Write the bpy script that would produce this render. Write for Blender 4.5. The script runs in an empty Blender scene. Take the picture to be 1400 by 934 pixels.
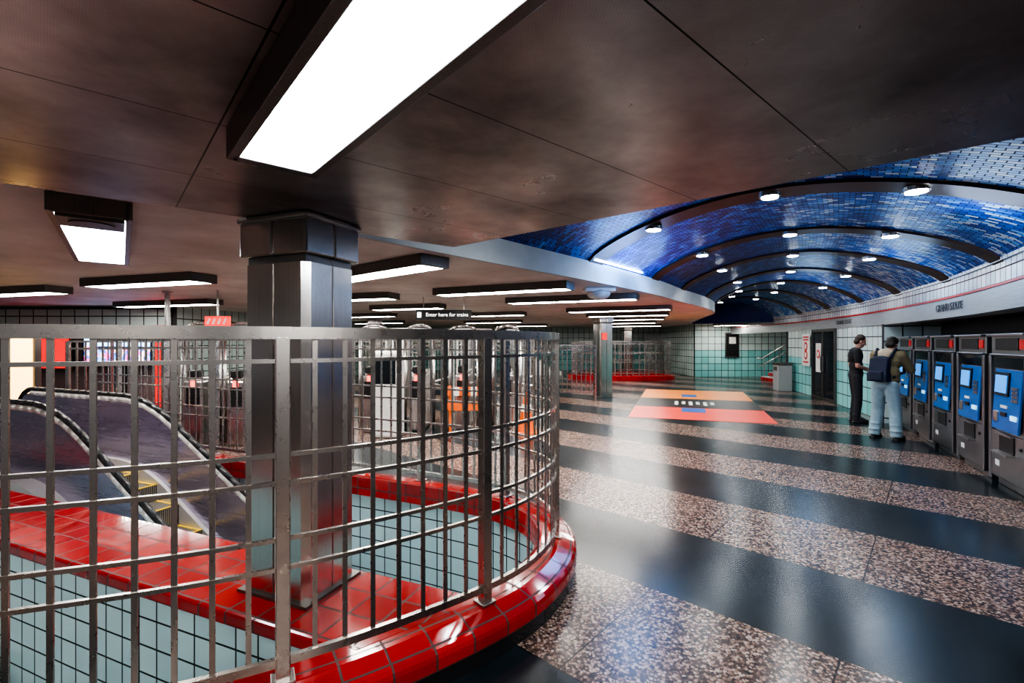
import bpy, bmesh, math, random
from mathutils import Vector, Matrix, Euler
from mathutils.geometry import tessellate_polygon
random.seed(7)
C = bpy.context.scene.collection

# ------------------------------------------------------------ materials
MC = {}
def _new(name):
    m = bpy.data.materials.new(name); m.use_nodes = True
    nt = m.node_tree
    return m, nt, nt.nodes["Principled BSDF"]
def N(nt, t, **kw):
    n = nt.nodes.new(t)
    for k, v in kw.items():
        if k in n.inputs.keys(): n.inputs[k].default_value = v
        else: setattr(n, k, v)
    return n
def math_(nt, op, a, b=None):
    n = nt.nodes.new("ShaderNodeMath"); n.operation = op
    for i, v in enumerate((a, b)):
        if v is None: continue
        if isinstance(v, (int, float)): n.inputs[i].default_value = v
        else: nt.links.new(v, n.inputs[i])
    return n.outputs[0]
def mixc(nt, f, a, b):
    n = nt.nodes.new("ShaderNodeMix"); n.data_type = 'RGBA'
    for idx, v in ((0, f), (6, a), (7, b)):
        if isinstance(v, (int, float)): n.inputs[idx].default_value = v
        elif isinstance(v, tuple): n.inputs[idx].default_value = (*v[:3], 1)
        else: nt.links.new(v, n.inputs[idx])
    return n.outputs[2]
def ramp(nt, f, stops, const=False):
    n = nt.nodes.new("ShaderNodeValToRGB")
    if const: n.color_ramp.interpolation = 'CONSTANT'
    e = n.color_ramp.elements
    while len(e) < len(stops): e.new(0.5)
    for i, (p, c) in enumerate(stops):
        e[i].position = p; e[i].color = (*c, 1)
    nt.links.new(f, n.inputs[0]); return n.outputs[0]

def plain(name, col, rough=.5, metal=0, var=.12, scale=12, coat=0):
    if name in MC: return MC[name]
    m, nt, b = _new(name)
    tc = N(nt, "ShaderNodeTexCoord"); no = N(nt, "ShaderNodeTexNoise", Scale=scale, Detail=4)
    nt.links.new(tc.outputs["Object"], no.inputs["Vector"])
    c = mixc(nt, no.outputs[0], tuple(x*(1-var) for x in col), tuple(min(1, x*(1+var)) for x in col))
    nt.links.new(c, b.inputs["Base Color"])
    b.inputs["Roughness"].default_value = rough; b.inputs["Metallic"].default_value = metal
    b.inputs["Coat Weight"].default_value = coat
    MC[name] = m; return m
def emit(name, col, s, base=None):
    if name in MC: return MC[name]
    m, nt, b = _new(name)
    b.inputs["Base Color"].default_value = (*(base or col), 1)
    b.inputs["Emission Color"].default_value = (*col, 1); b.inputs["Emission Strength"].default_value = s
    MC[name] = m; return m
def brushed(name, col, rough=.3, axis=(60, 60, 1.2), dark=.85, metal=1.0):
    if name in MC: return MC[name]
    m, nt, b = _new(name)
    tc = N(nt, "ShaderNodeTexCoord"); mp = N(nt, "ShaderNodeMapping"); mp.inputs["Scale"].default_value = axis
    no = N(nt, "ShaderNodeTexNoise", Scale=3, Detail=5)
    nt.links.new(tc.outputs["Object"], mp.inputs[0]); nt.links.new(mp.outputs[0], no.inputs["Vector"])
    c = ramp(nt, no.outputs[0], [(.3, tuple(x*dark for x in col)), (.7, col)])
    nt.links.new(c, b.inputs["Base Color"])
    r = ramp(nt, no.outputs[0], [(.3, (rough*1.15,)*3), (.7, (rough*.9,)*3)])
    nt.links.new(r, b.inputs["Roughness"]); b.inputs["Metallic"].default_value = metal
    MC[name] = m; return m
def tiles(name, c1, c2, grout, bw, bh, mortar=.006, rough=.18, coat=.0, bump=True, rampst=None, metal=0, off=0.0):
    if name in MC: return MC[name]
    m, nt, b = _new(name)
    uv = N(nt, "ShaderNodeTexCoord")
    br = N(nt, "ShaderNodeTexBrick"); br.offset = off; br.squash = 1
    br.inputs["Scale"].default_value = 1; br.inputs["Brick Width"].default_value = bw
    br.inputs["Row Height"].default_value = bh; br.inputs["Mortar Size"].default_value = mortar
    br.inputs["Mortar Smooth"].default_value = .1; br.inputs["Bias"].default_value = 0
    nt.links.new(uv.outputs["UV"], br.inputs["Vector"])
    if rampst:
        br.inputs["Color1"].default_value = (0, 0, 0, 1); br.inputs["Color2"].default_value = (1, 1, 1, 1)
        br.inputs["Mortar"].default_value = (0, 0, 0, 1)
        no = N(nt, "ShaderNodeTexNoise", Scale=.5, Detail=1); nt.links.new(uv.outputs["UV"], no.inputs["Vector"])
        su = N(nt, "ShaderNodeSeparateXYZ"); nt.links.new(uv.outputs["UV"], su.inputs[0])
        gr = math_(nt, 'MULTIPLY', math_(nt, 'SUBTRACT', su.outputs[0], 2.3), .13)
        f = math_(nt, 'ADD', math_(nt, 'MULTIPLY', br.outputs["Color"], 1.0), math_(nt, 'MULTIPLY', math_(nt, 'SUBTRACT', no.outputs[0], .5), .6))
        f = math_(nt, 'ADD', f, gr)
        cc = ramp(nt, f, rampst, True)
        col = mixc(nt, br.outputs["Fac"], cc, grout)
        nt.links.new(col, b.inputs["Base Color"])
    else:
        br.inputs["Color1"].default_value = (*c1, 1); br.inputs["Color2"].default_value = (*c2, 1)
        br.inputs["Mortar"].default_value = (*grout, 1)
        nt.links.new(br.outputs["Color"], b.inputs["Base Color"])
    rr = math_(nt, 'ADD', math_(nt, 'MULTIPLY', br.outputs["Fac"], .5), rough)
    nt.links.new(rr, b.inputs["Roughness"])
    b.inputs["Coat Weight"].default_value = coat; b.inputs["Metallic"].default_value = metal
    if bump:
        bp = N(nt, "ShaderNodeBump"); bp.inputs["Strength"].default_value = .4; bp.inputs["Distance"].default_value = .004; bp.invert = True
        nt.links.new(br.outputs["Fac"], bp.inputs["Height"]); nt.links.new(bp.outputs[0], b.inputs["Normal"])
    MC[name] = m; return m

STEEL = brushed("brushed_steel", (.58, .56, .54), .28)
RAILM = brushed("rail_steel", (.52, .48, .445), .28, (6, 6, 6), .85, 1)
DARKST = brushed("dark_steel", (.20, .19, .18), .4)
COLM = brushed("pillar_steel", (.62, .58, .545), .20, (70, 70, .5), .82, 1)
MACH = brushed("machine_steel", (.36, .36, .38), .32)
BLACK = plain("black_plastic", (.012, .012, .013), .4)
RUBBER = plain("handrail_rubber", (.02, .02, .022), .35)
WHITE = plain("white_plastic", (.75, .75, .72), .4)
REDP = plain("red_paint", (.60, .02, .015), .4)
ORANGE = plain("orange_plastic", (.9, .16, .02), .45)
REDT = tiles("red_glazed_tile", (.46, .006, .005), (.30, .004, .004), (.07, .03, .028), .2, .2, .006, .12, .4)
CURBT = tiles("red_curb_tile", (.46, .006, .005), (.30, .004, .004), (.07, .03, .028), .2, .118, .006, .12, .4)
BLKT = tiles("black_base_tile", (.015, .015, .017), (.022, .022, .024), (.004,)*3, .3, .3, .004, .2)
WELLT = tiles("pale_tile", (.62, .82, .84), (.54, .75, .79), (.015, .02, .02), .16, .16, .006, .15)
TEALT = tiles("teal_tile", (.22, .58, .56), (.32, .68, .66), (.02, .03, .03), .3, .3, .012, .2)
WHTT = tiles("white_tile", (.62, .74, .70), (.50, .64, .62), (.03, .03, .03), .3, .3, .012, .2)
BANDT = tiles("frieze_tile", (.66, .72, .72), (.50, .57, .60), (.08, .03, .03), .15, .15, .008, .2)
MOSAIC = tiles("blue_mosaic", None, None, (.006, .015, .05), .10, .045, .004, .34, 0, True,
   [(0, (.003, .025, .17)), (.24, (.006, .07, .40)), (.50, (.012, .15, .60)), (.74, (.04, .30, .76)), (.90, (.20, .50, .84)), (1.0, (.68, .80, .88))], off=.5)
RIBM = plain("rib_bronze", (.07, .035, .025), .4, .6)
CONC = plain("soffit_concrete", (.42, .45, .46), .6, 0, .25, 3)
GLASSD = plain("dark_glass", (.012, .016, .02), .08)
LITE = emit("diffuser_glow", (1, .97, .92), 30)
LITEB = emit("diffuser_glow_cool", (.84, .92, 1), 19)
DOWN = emit("downlight_glow", (.9, .96, 1), 60)
COVE = emit("cove_blue_glow", (.3, .55, 1), 14)
BLUEP = plain("blue_panel", (.01, .13, .42), .25)
SCRN = emit("screen_blue_glow", (.04, .28, .75), .7)
SLOTY = emit("slot_glow", (.4, .75, .95), .6)

def noise_ceiling():
    m, nt, b = _new("plaster_ceiling")
    tc = N(nt, "ShaderNodeTexCoord"); no = N(nt, "ShaderNodeTexNoise", Scale=1.1, Detail=8, Roughness=.65)
    nt.links.new(tc.outputs["Object"], no.inputs["Vector"])
    nt.links.new(ramp(nt, no.outputs[0], [(.3, (.46, .41, .37)), (.7, (.74, .69, .64))]), b.inputs["Base Color"])
    b.inputs["Roughness"].default_value = .6
    n2 = N(nt, "ShaderNodeTexNoise", Scale=60, Detail=4); nt.links.new(tc.outputs["Object"], n2.inputs["Vector"])
    bp = N(nt, "ShaderNodeBump"); bp.inputs["Strength"].default_value = .3; bp.inputs["Distance"].default_value = .01
    nt.links.new(n2.outputs[0], bp.inputs["Height"]); nt.links.new(bp.outputs[0], b.inputs["Normal"])
    return m
def dotp(nt, sep, ax, ay):
    return math_(nt, 'ADD', math_(nt, 'MULTIPLY', sep.outputs[0], ax), math_(nt, 'MULTIPLY', sep.outputs[1], ay))
def lines(nt, v, period, start, w):
    f = math_(nt, 'FRACT', math_(nt, 'DIVIDE', math_(nt, 'SUBTRACT', v, start - w/2 - period*40), period))
    return math_(nt, 'LESS_THAN', f, w/period)
def panel_ceiling():
    m, nt, b = _new("metal_ceiling_panel")
    tc = N(nt, "ShaderNodeTexCoord"); sp = N(nt, "ShaderNodeSeparateXYZ"); nt.links.new(tc.outputs["Object"], sp.inputs[0])
    a = dotp(nt, sp, .755, .656); bb = dotp(nt, sp, -.656, .755)
    ln = math_(nt, 'MAXIMUM', lines(nt, a, 2.3, .27, .006), lines(nt, bb, .59, .53, .005))
    no = N(nt, "ShaderNodeTexNoise", Scale=1.6, Detail=7, Roughness=.6); nt.links.new(tc.outputs["Object"], no.inputs["Vector"])
    base = ramp(nt, no.outputs[0], [(.32, (.15, .135, .13)), (.68, (.42, .385, .37))])
    vo = N(nt, "ShaderNodeTexVoronoi", Scale=140); vo.inputs["Randomness"].default_value = 0
    nt.links.new(tc.outputs["Object"], vo.inputs["Vector"])
    hole = math_(nt, 'LESS_THAN', vo.outputs["Distance"], .26)
    c = mixc(nt, math_(nt, 'MULTIPLY', hole, .3), base, (.03, .028, .028))
    c = mixc(nt, ln, c, (.008, .008, .008))
    nt.links.new(c, b.inputs["Base Color"])
    b.inputs["Metallic"].default_value = .85
    nt.links.new(ramp(nt, no.outputs[0], [(.3, (.38,)*3), (.7, (.24,)*3)]), b.inputs["Roughness"])
    return m
def floor_mat():
    m, nt, b = _new("striped_stone_floor")
    tc = N(nt, "ShaderNodeTexCoord"); sp = N(nt, "ShaderNodeSeparateXYZ"); nt.links.new(tc.outputs["Object"], sp.inputs[0])
    th = math.radians(48.0)
    s = dotp(nt, sp, math.cos(th), math.sin(th)); t = dotp(nt, sp, -math.sin(th), math.cos(th))
    P = 1.01; S0 = 1.85
    k = math_(nt, 'FLOOR', math_(nt, 'DIVIDE', math_(nt, 'SUBTRACT', s, S0 - 80*P), P))
    dark = math_(nt, 'GREATER_THAN', math_(nt, 'MODULO', k, 2.0), .5)
    vo = N(nt, "ShaderNodeTexVoronoi", Scale=62); nt.links.new(tc.outputs["Object"], vo.inputs["Vector"])
    rnd = N(nt, "ShaderNodeSeparateColor"); nt.links.new(vo.outputs["Color"], rnd.inputs[0])
    no = N(nt, "ShaderNodeTexNoise", Scale=130, Detail=3); nt.links.new(tc.outputs["Object"], no.inputs["Vector"])
    f = math_(nt, 'ADD', math_(nt, 'MULTIPLY', rnd.outputs[0], .75), math_(nt, 'MULTIPLY', no.outputs[0], .3))
    gran = ramp(nt, f, [(.12, (.015, .013, .013)), (.32, (.10, .062, .05)), (.55, (.27, .165, .125)), (.75, (.38, .26, .21)), (.95, (.48, .38, .33))])
    vd = math_(nt, 'GREATER_THAN', vo.outputs["Distance"], .6)
    gran = mixc(nt, math_(nt, 'MULTIPLY', vd, .8), gran, (.03, .022, .02))
    n2 = N(nt, "ShaderNodeTexNoise", Scale=2.5, Detail=8, Roughness=.7); nt.links.new(tc.outputs["Object"], n2.inputs["Vector"])
    slate = ramp(nt, n2.outputs[0], [(.3, (.006, .011, .014)), (.7, (.018, .028, .034))])
    c = mixc(nt, dark, gran, slate)
    seam = math_(nt, 'MAXIMUM', lines(nt, s, P, S0, .009), lines(nt, t, 1.01, .35, .009))
    c = mixc(nt, math_(nt, 'MULTIPLY', seam, .9), c, (.003, .003, .003))
    nt.links.new(c, b.inputs["Base Color"])
    r = mixc(nt, dark, (.17, .17, .17), (.17, .17, .17))
    r2 = math_(nt, 'ADD', math_(nt, 'MULTIPLY', n2.outputs[0], .12), r)
    nt.links.new(r2, b.inputs["Roughness"])
    b.inputs["Specular IOR Level"].default_value = .4
    bp = N(nt, "ShaderNodeBump"); bp.inputs["Strength"].default_value = .05; bp.inputs["Distance"].default_value = .003
    nt.links.new(n2.outputs[0], bp.inputs["Height"]); nt.links.new(bp.outputs[0], b.inputs["Normal"])
    return m
PLASTER = noise_ceiling(); PANELM = panel_ceiling(); FLOORM = floor_mat()

def step_mat():
    m, nt, b = _new("escalator_step_metal")
    tc = N(nt, "ShaderNodeTexCoord"); sp = N(nt, "ShaderNodeSeparateXYZ"); nt.links.new(tc.outputs["Object"], sp.inputs[0])
    g = lines(nt, sp.outputs[1], .02, 0, .009)
    c = mixc(nt, g, (.40, .37, .33), (.02, .02, .02)); nt.links.new(c, b.inputs["Base Color"])
    b.inputs["Metallic"].default_value = .5; b.inputs["Roughness"].default_value = .4
    return m
STEPM = step_mat()
YEL = plain("yellow_edge_paint", (.85, .55, .03), .5)

# ------------------------------------------------------------ mesh helpers
def box(bm, c, s, rz=0.0, rx=0.0, ry=0.0):
    M = Matrix.Translation(c) @ Euler((rx, ry, rz)).to_matrix().to_4x4() @ Matrix.Diagonal((*s, 1))
    bmesh.ops.create_cube(bm, size=1, matrix=M)
def cyl(bm, p1, p2, r1, r2=None, seg=16):
    p1, p2 = Vector(p1), Vector(p2); d = p2 - p1
    M = Matrix.Translation((p1+p2)/2) @ d.to_track_quat('Z', 'Y').to_matrix().to_4x4()
    bmesh.ops.create_cone(bm, cap_ends=True, segments=seg, radius1=r1, radius2=r1 if r2 is None else r2, depth=d.length, matrix=M)
def ball(bm, c, r, rot=(0, 0, 0), seg=16):
    if isinstance(r, (int, float)): r = (r, r, r)
    M = Matrix.Translation(c) @ Euler(rot).to_matrix().to_4x4() @ Matrix.Diagonal((*r, 1))
    bmesh.ops.create_uvsphere(bm, u_segments=seg, v_segments=max(8, seg//2), radius=1, matrix=M)
def tube(bm, pts, r, seg=10):
    for a, b_ in zip(pts[:-1], pts[1:]):
        cyl(bm, a, b_, r, seg=seg)
    for p in pts[1:-1]: ball(bm, p, r, seg=10)
def auto_uv(bm):
    uv = bm.loops.layers.uv.verify()
    for f in bm.faces:
        n = f.normal
        if abs(n.z) > .7:
            for l in f.loops: l[uv].uv = (l.vert.co.x, l.vert.co.y)
        else:
            t = Vector((-n.y, n.x, 0)).normalized()
            for l in f.loops: l[uv].uv = (l.vert.co.dot(t), l.vert.co.z)
def finish(name, bm, mat, parent=None, smooth=False, bevel=0, uv=True, label=None, structure=False, rem=0, kind=None):
    bm.normal_update()
    if uv: auto_uv(bm)
    me = bpy.data.meshes.new(name); bm.to_mesh(me); bm.free()
    me.materials.append(mat)
    if smooth:
        for p in me.polygons: p.use_smooth = True
    o = bpy.data.objects.new(name, me); C.objects.link(o)
    if rem:
        r = o.modifiers.new("remesh", 'REMESH'); r.mode = 'VOXEL'; r.voxel_size = rem; r.use_smooth_shade = True
        s = o.modifiers.new("smooth", 'SMOOTH'); s.iterations = 4; s.factor = .5
    if bevel:
        b = o.modifiers.new("bevel", 'BEVEL'); b.width = bevel; b.segments = 2; b.limit_method = 'ANGLE'
    if parent: o.parent = parent
    if label: o["label"] = label
    if structure: o["kind"] = "structure"
    if kind: o["kind"] = kind
    return o
def B(): return bmesh.new()
def bx(name, parent, mat, c, s, bevel=0, label=None, **k):
    bm = B(); box(bm, c, s, **k); return finish(name, bm, mat, parent, bevel=bevel, label=label)
def thing(name, label, cat, loc=(0, 0, 0), rz=0, group=None):
    e = bpy.data.objects.new(name, None); C.objects.link(e); e.empty_display_size = .2
    e.location = loc; e.rotation_euler = (0, 0, rz)
    e["label"] = label; e["category"] = cat
    if group: e["group"] = group
    return e
def tag(o, label, cat, group=None):
    o["label"] = label; o["category"] = cat
    if group: o["group"] = group
    return o
def copy_thing(root, loc, rz, label=None):
    n = root.copy(); C.objects.link(n); n.location = loc; n.rotation_euler = (0, 0, rz)
    if label: n["label"] = label
    def rec(src, dst):
        for ch in src.children:
            k = ch.copy(); C.objects.link(k); k.parent = dst; rec(ch, k)
    rec(root, n); return n
def text(name, s, size, loc, xdir, mat, parent=None, ext=.004, flat=False, align='CENTER'):
    cu = bpy.data.curves.new(name, 'FONT'); cu.body = s; cu.size = size; cu.extrude = ext
    cu.align_x = align; cu.align_y = 'CENTER'
    t = bpy.data.objects.new(name, cu); C.objects.link(t)
    bpy.context.view_layer.update()
    me = bpy.data.meshes.new_from_object(t.evaluated_get(bpy.context.evaluated_depsgraph_get()))
    bpy.data.objects.remove(t)
    o = bpy.data.objects.new(name, me); C.objects.link(o)
    x = Vector(xdir).normalized(); y = Vector((0, 0, 1))
    if flat: z = Vector((0, 0, 1)); y = z.cross(x)
    else: z = x.cross(y)
    M = Matrix((x, y, z)).transposed().to_4x4(); M.translation = loc
    me.transform(M); me.materials.clear(); me.materials.append(mat)
    if parent: o.parent = parent
    return o
def spot(parent, loc, power, col=(1, 1, 1), angle=130, radius=.07):
    l = bpy.data.lights.new("lamp", 'SPOT'); l.energy = power; l.color = col; l.spot_size = math.radians(angle); l.spot_blend = .6; l.shadow_soft_size = radius
    o = bpy.data.objects.new("lamp", l); C.objects.link(o); o.location = loc; o.parent = parent; return o

def smooth_path(pts, step=.08):
    P = [Vector((p[0], p[1], 0)) for p in pts]
    P = [P[0]*2-P[1]] + P + [P[-1]*2-P[-2]]
    out = []
    for i in range(1, len(P)-2):
        n = max(2, int((P[i+1]-P[i]).length/step))
        for k in range(n):
            t = k/n
            a, b, c, d = P[i-1], P[i], P[i+1], P[i+2]
            out.append(.5*((2*b)+(c-a)*t+(2*a-5*b+4*c-d)*t*t+(3*b-a-3*c+d)*t**3))
    out.append(P[-2]); return out
def frames(path):
    res = []
    acc = 0
    for i, p in enumerate(path):
        a = path[max(0, i-1)]; b = path[min(len(path)-1, i+1)]
        t = (b-a).normalized()
        if i: acc += (p-path[i-1]).length
        res.append((p, t, Vector((-t.y, t.x, 0)), acc))
    return res
def sweep(name, path, prof, mat, closed=False, parent=None, smooth=False, structure=False, label=None, caps=True):
    bm = B(); uv = bm.loops.layers.uv.verify()
    fr = frames(path); pl = list(prof) + ([prof[0]] if closed else [])
    v = [0]
    for i in range(1, len(pl)): v.append(v[-1]+math.hypot(pl[i][0]-pl[i-1][0], pl[i][1]-pl[i-1][1]))
    rings = []
    for p, t, n, s in fr:
        rings.append([bm.verts.new((p.x+n.x*o, p.y+n.y*o, z)) for o, z in prof])
    m = len(prof)
    for i in range(len(rings)-1):
        for j in range(len(pl)-1):
            j2 = (j+1) % m
            f = bm.faces.new((rings[i][j], rings[i+1][j], rings[i+1][j2], rings[i][j2]))
            for l, (su, sv) in zip(f.loops, ((fr[i][3], v[j]), (fr[i+1][3], v[j]), (fr[i+1][3], v[j+1]), (fr[i][3], v[j+1]))):
                l[uv].uv = (su, sv)
    if closed and caps:
        bm.faces.new(rings[0]); bm.faces.new(list(reversed(rings[-1])))
    if closed: bmesh.ops.recalc_face_normals(bm, faces=bm.faces)
    return finish(name, bm, mat, parent, smooth=smooth, uv=False, structure=structure, label=label)
def poly(name, loops, z0, z1, mat, structure=True):
    bm = B()
    vs = [[Vector((x, y, 0)) for x, y in lp] for lp in loops]
    flat = [v for l in vs for v in l]
    tris = tessellate_polygon(vs)
    for z, up in ((z1, True), (z0, False)):
        if z is None: continue
        bv = [bm.verts.new((v.x, v.y, z)) for v in flat]
        for t in tris:
            a, b, c = (flat[i] for i in t)
            cr = (b-a).cross(c-a).z
            if abs(cr) < 1e-9: continue
            idx = t if (cr > 0) == up else (t[0], t[2], t[1])
            try: bm.faces.new([bv[i] for i in idx])
            except ValueError: pass
    if z0 is not None and z1 is not None:
        for lp in vs:
            for i in range(len(lp)):
                a, b = lp[i], lp[(i+1) % len(lp)]
                q = [bm.verts.new((a.x, a.y, z0)), bm.verts.new((b.x, b.y, z0)), bm.verts.new((b.x, b.y, z1)), bm.verts.new((a.x, a.y, z1))]
                bm.faces.new(q)
    return finish(name, bm, mat, structure=structure)
def wall(name, path, z0, z1, mat, th=.12):
    P = [Vector((p[0], p[1], 0)) for p in path]
    return sweep(name, P, [(0, z0), (0, z1), (-th, z1), (-th, z0)], mat, closed=True, structure=True)

# ------------------------------------------------------------ layout
RAILP = [(-4.6, 1.55), (-3.6, 1.32), (-2.7, 1.34), (-1.75, 1.60), (-.94, 1.92), (-.144, 2.49), (.2, 2.95), (.315, 3.42), (.22, 3.87), (-.12, 4.25), (-.6, 4.53), (-1.67, 5.0), (-3.0, 5.5), (-4.6, 6.15), (-5.9, 6.68)]
rp = smooth_path(RAILP, .07)
D = Vector((.927, -.376, 0)); Nn = Vector((.376, .927, 0)); O0 = Vector((-.718, 2.138, 0))
def W(t, off, z=0):
    v = O0 - D*t + Nn*off; return Vector((v.x, v.y, z))
hole = [(p.x, p.y) for p in rp]
hole = [h for h in hole if (Vector((h[0], h[1], 0))-O0).dot(-D) < 5.5] + [tuple(W(5.5, 2.2)[:2]), tuple(W(5.5, -.9)[:2])]
outer = [(-20, -5), (15, -5), (15, 28), (-20, 28)]
floor = poly("floor", [outer, hole], None, 0, FLOORM)
bm = B(); uvl = bm.loops.layers.uv.verify(); acc = 0
for i in range(len(hole)):
    a, b_ = hole[i], hole[(i+1) % len(hole)]; L = math.dist(a, b_)
    f = bm.faces.new([bm.verts.new((*a, -3)), bm.verts.new((*b_, -3)), bm.verts.new((*b_, .02)), bm.verts.new((*a, .02))])
    for l, q in zip(f.loops, ((acc, -3), (acc+L, -3), (acc+L, .02), (acc, .02))): l[uvl].uv = q
    acc += L
finish("wall_stairwell", bm, WELLT, uv=False, structure=True)
poly("floor_lower", [[(-8, .5), (1.5, .5), (1.5, 8), (-8, 8)]], None, -3, BLKT)

# divider wall with red ledge
q = [W(5.4, 0), W(-.02, 0), W(-.42, .55), W(5.4, .55)]
poly("wall_divider", [[(v.x, v.y) for v in q]], -3, .14, WELLT)
q = [W(6.4, -.04), W(-.04, -.04), W(-.40, .58), W(6.4, .58)]
bm = B(); uvl = bm.loops.layers.uv.verify()
lo = [bm.verts.new((v.x, v.y, .14)) for v in q]; hi = [bm.verts.new((v.x, v.y, .215)) for v in q]
fs = [bm.faces.new(hi), bm.faces.new(lo[::-1])] + [bm.faces.new((lo[i], lo[(i+1) % 4], hi[(i+1) % 4], hi[i])) for i in range(4)]
for f in fs:
    for l in f.loops:
        d_ = l.vert.co - O0; l[uvl].uv = (d_.dot(D), d_.dot(Nn) + l.vert.co.z)
tr = finish("trim_1", bm, REDT, uv=False, bevel=.015, structure=True)

# curb around the well
sweep("trim_2", rp, [(-.135, 0), (-.135, .09)], BLKT, structure=True)
sweep("trim_3", rp, [(-.15, .09), (-.15, .145), (-.145, .165), (-.130, .180), (-.03, .212), (.10, .215), (.13, .20), (.13, .02), (.0, .02)], CURBT, smooth=False, structure=True)

# ------------------------------------------------------------ railing
rail = thing("guard_railing", "curved brushed steel guard railing around the stairwell", "railing", (0, 0, 0))
fr = frames(rp); total = fr[-1][3]
def at(s):
    for i in range(len(fr)-1):
        if fr[i+1][3] >= s:
            k = (s-fr[i][3])/max(1e-6, fr[i+1][3]-fr[i][3])
            p = fr[i][0].lerp(fr[i+1][0], k); t = fr[i][1].lerp(fr[i+1][1], k).normalized(); return p, t
    return fr[-1][0], fr[-1][1]
def rect(w, h, z): return [(-w/2, z-h/2), (w/2, z-h/2), (w/2, z+h/2), (-w/2, z+h/2)]
sweep("top_rail", rp, rect(.055, .05, 1.635), RAILM, True, rail)
for z in (1.52, 1.135, 1.02, .79, .67): sweep("horizontal_rail", rp, rect(.018, .017, z), RAILM, True, rail)
sweep("bottom_rail", rp, rect(.024, .034, .29), RAILM, True, rail)
s_near = min(fr, key=lambda f: (f[0]-Vector((-.94, 1.92, 0))).length)[3]
s_2 = min(fr, key=lambda f: (f[0]-Vector((-.144, 2.49, 0))).length)[3]
stp = s_2 - s_near
posts = []
s = s_near - 3*stp
while s < total-.05:
    if s > .02: posts.append(s)
    s += stp
pm = None
for s in posts:
    p, t = at(s)
    if pm is None:
        bm = B(); box(bm, (0, 0, .92), (.055, .055, 1.40)); box(bm, (0, 0, .22), (.09, .09, .012))
        o = finish("post", bm, RAILM, rail, bevel=.004); pm = o
    else:
        o = pm.copy(); C.objects.link(o); o.parent = rail
    o.location = (p.x, p.y, 0); o.rotation_euler = (0, 0, math.atan2(t.y, t.x))
bmh = None; nb = 8
for a, b_ in zip([posts[0]-stp]+posts, posts+[posts[-1]+stp]):
    for k in range(1, nb):
        s = a+(b_-a)*k/nb
        if s < .02 or s > total: continue
        p, t = at(s)
        if bmh is None:
            bm = B(); box(bm, (0, 0, .96), (.020, .009, 1.34)); o = finish("baluster", bm, RAILM, rail); bmh = o
        else:
            o = bmh.copy(); C.objects.link(o); o.parent = rail
        o.location = (p.x, p.y, 0); o.rotation_euler = (0, 0, math.atan2(t.y, t.x))

# ------------------------------------------------------------ ceiling
R = [(1.8, -.1), (2.9, 1.6), (4.05, 3.26), (5.15, 4.95), (6.05, 6.5), (6.95, 8.4), (7.75, 10.35), (8.4, 12.4), (8.95, 14.5), (9.4, 16.8)]
L = [(-1.6, 2.8), (-.4, 4.3), (1.05, 6.0), (2.3, 7.6), (3.3, 9.1), (4.45, 10.75), (5.4, 12.55), (6.0, 14.6), (6.6, 16.7), (7.2, 18.7)]
def cat(P, x):
    x = max(0, min(len(P)-1.0001, x)); i = int(x); t = x-i
    g = lambda k: Vector(P[k]) if 0 <= k < len(P) else (2*Vector(P[0])-Vector(P[1]) if k < 0 else 2*Vector(P[-1])-Vector(P[-2]))
    a, b, c, d = g(i-1), g(i), g(i+1), g(i+2)
    return .5*((2*b)+(c-a)*t+(2*a-5*b+4*c-d)*t*t+(3*b-a-3*c+d)*t**3)
def vault(x, u, dz=0):
    l, r = cat(L, x), cat(R, x); p = l.lerp(r, u)
    z = 2.60*(1-u)+2.45*u + .56*max(0, math.sin(math.pi*u))**.7
    return Vector((p.x, p.y, z+dz))
bm = B(); uvl = bm.loops.layers.uv.verify(); NX, NU = 108, 36
g = [[bm.verts.new(vault(9*i/NX, j/NU)) for j in range(NU+1)] for i in range(NX+1)]
for i in range(NX):
    for j in range(NU):
        f = bm.faces.new((g[i][j], g[i][j+1], g[i+1][j+1], g[i+1][j]))
        for l, (a, b_) in zip(f.loops, ((i, j), (i, j+1), (i+1, j+1), (i+1, j))): l[uvl].uv = (b_/NU*4.4, 2.0*9*a/NX)
finish("ceiling_vault", bm, MOSAIC, uv=False, smooth=True, structure=True)
bm = B()
vs = [vault(9, j/24) for j in range(25)]
bot = [Vector((v.x, v.y, 2.3)) for v in vs]
for i in range(24): bm.faces.new([bm.verts.new(v) for v in (bot[i], bot[i+1], vs[i+1], vs[i])])
finish("wall_vault_end", bm, MOSAIC, structure=True)
for r in range(1, 9):
    bm = B()
    vv = []
    for j in range(33):
        u = j/32
        a = vault(r-.08, u, -.03); b_ = vault(r+.08, u, -.03); a2 = vault(r-.08, u, .02); b2 = vault(r+.08, u, .02)
        vv.append([bm.verts.new(x) for x in (a, b_, b2, a2)])
    for j in range(32):
        for k in range(4): bm.faces.new((vv[j][k], vv[j][(k+1) % 4], vv[j+1][(k+1) % 4], vv[j+1][k]))
    finish("trim_%d" % (r+3), bm, RIBM, smooth=False, structure=True)

ceil_pts = [(-20, -5), (-3, -5)] + [tuple(cat(L, x/6)) for x in range(0, 55)] + [R[-1], (15, 17), (15, 28), (-20, 28)]
poly("ceiling", [ceil_pts], 2.37, None, PLASTER)
lp = [Vector((*cat(L, x/8), 0)) for x in range(0, 73)]
sweep("trim_20", lp, [(.02, 2.36), (-.03, 2.36), (-.03, 2.61), (.02, 2.61)], CONC, True, structure=True)
E = Vector((-.42, 3.37))
poly("ceiling_panels", [[(E.x, E.y), (E.x-.79*9, E.y-.61*9), (-7, -5), (6, -5), (E.x+.76*7.5, E.y-.65*7.5)]], 2.28, 2.36, PANELM)

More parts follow.
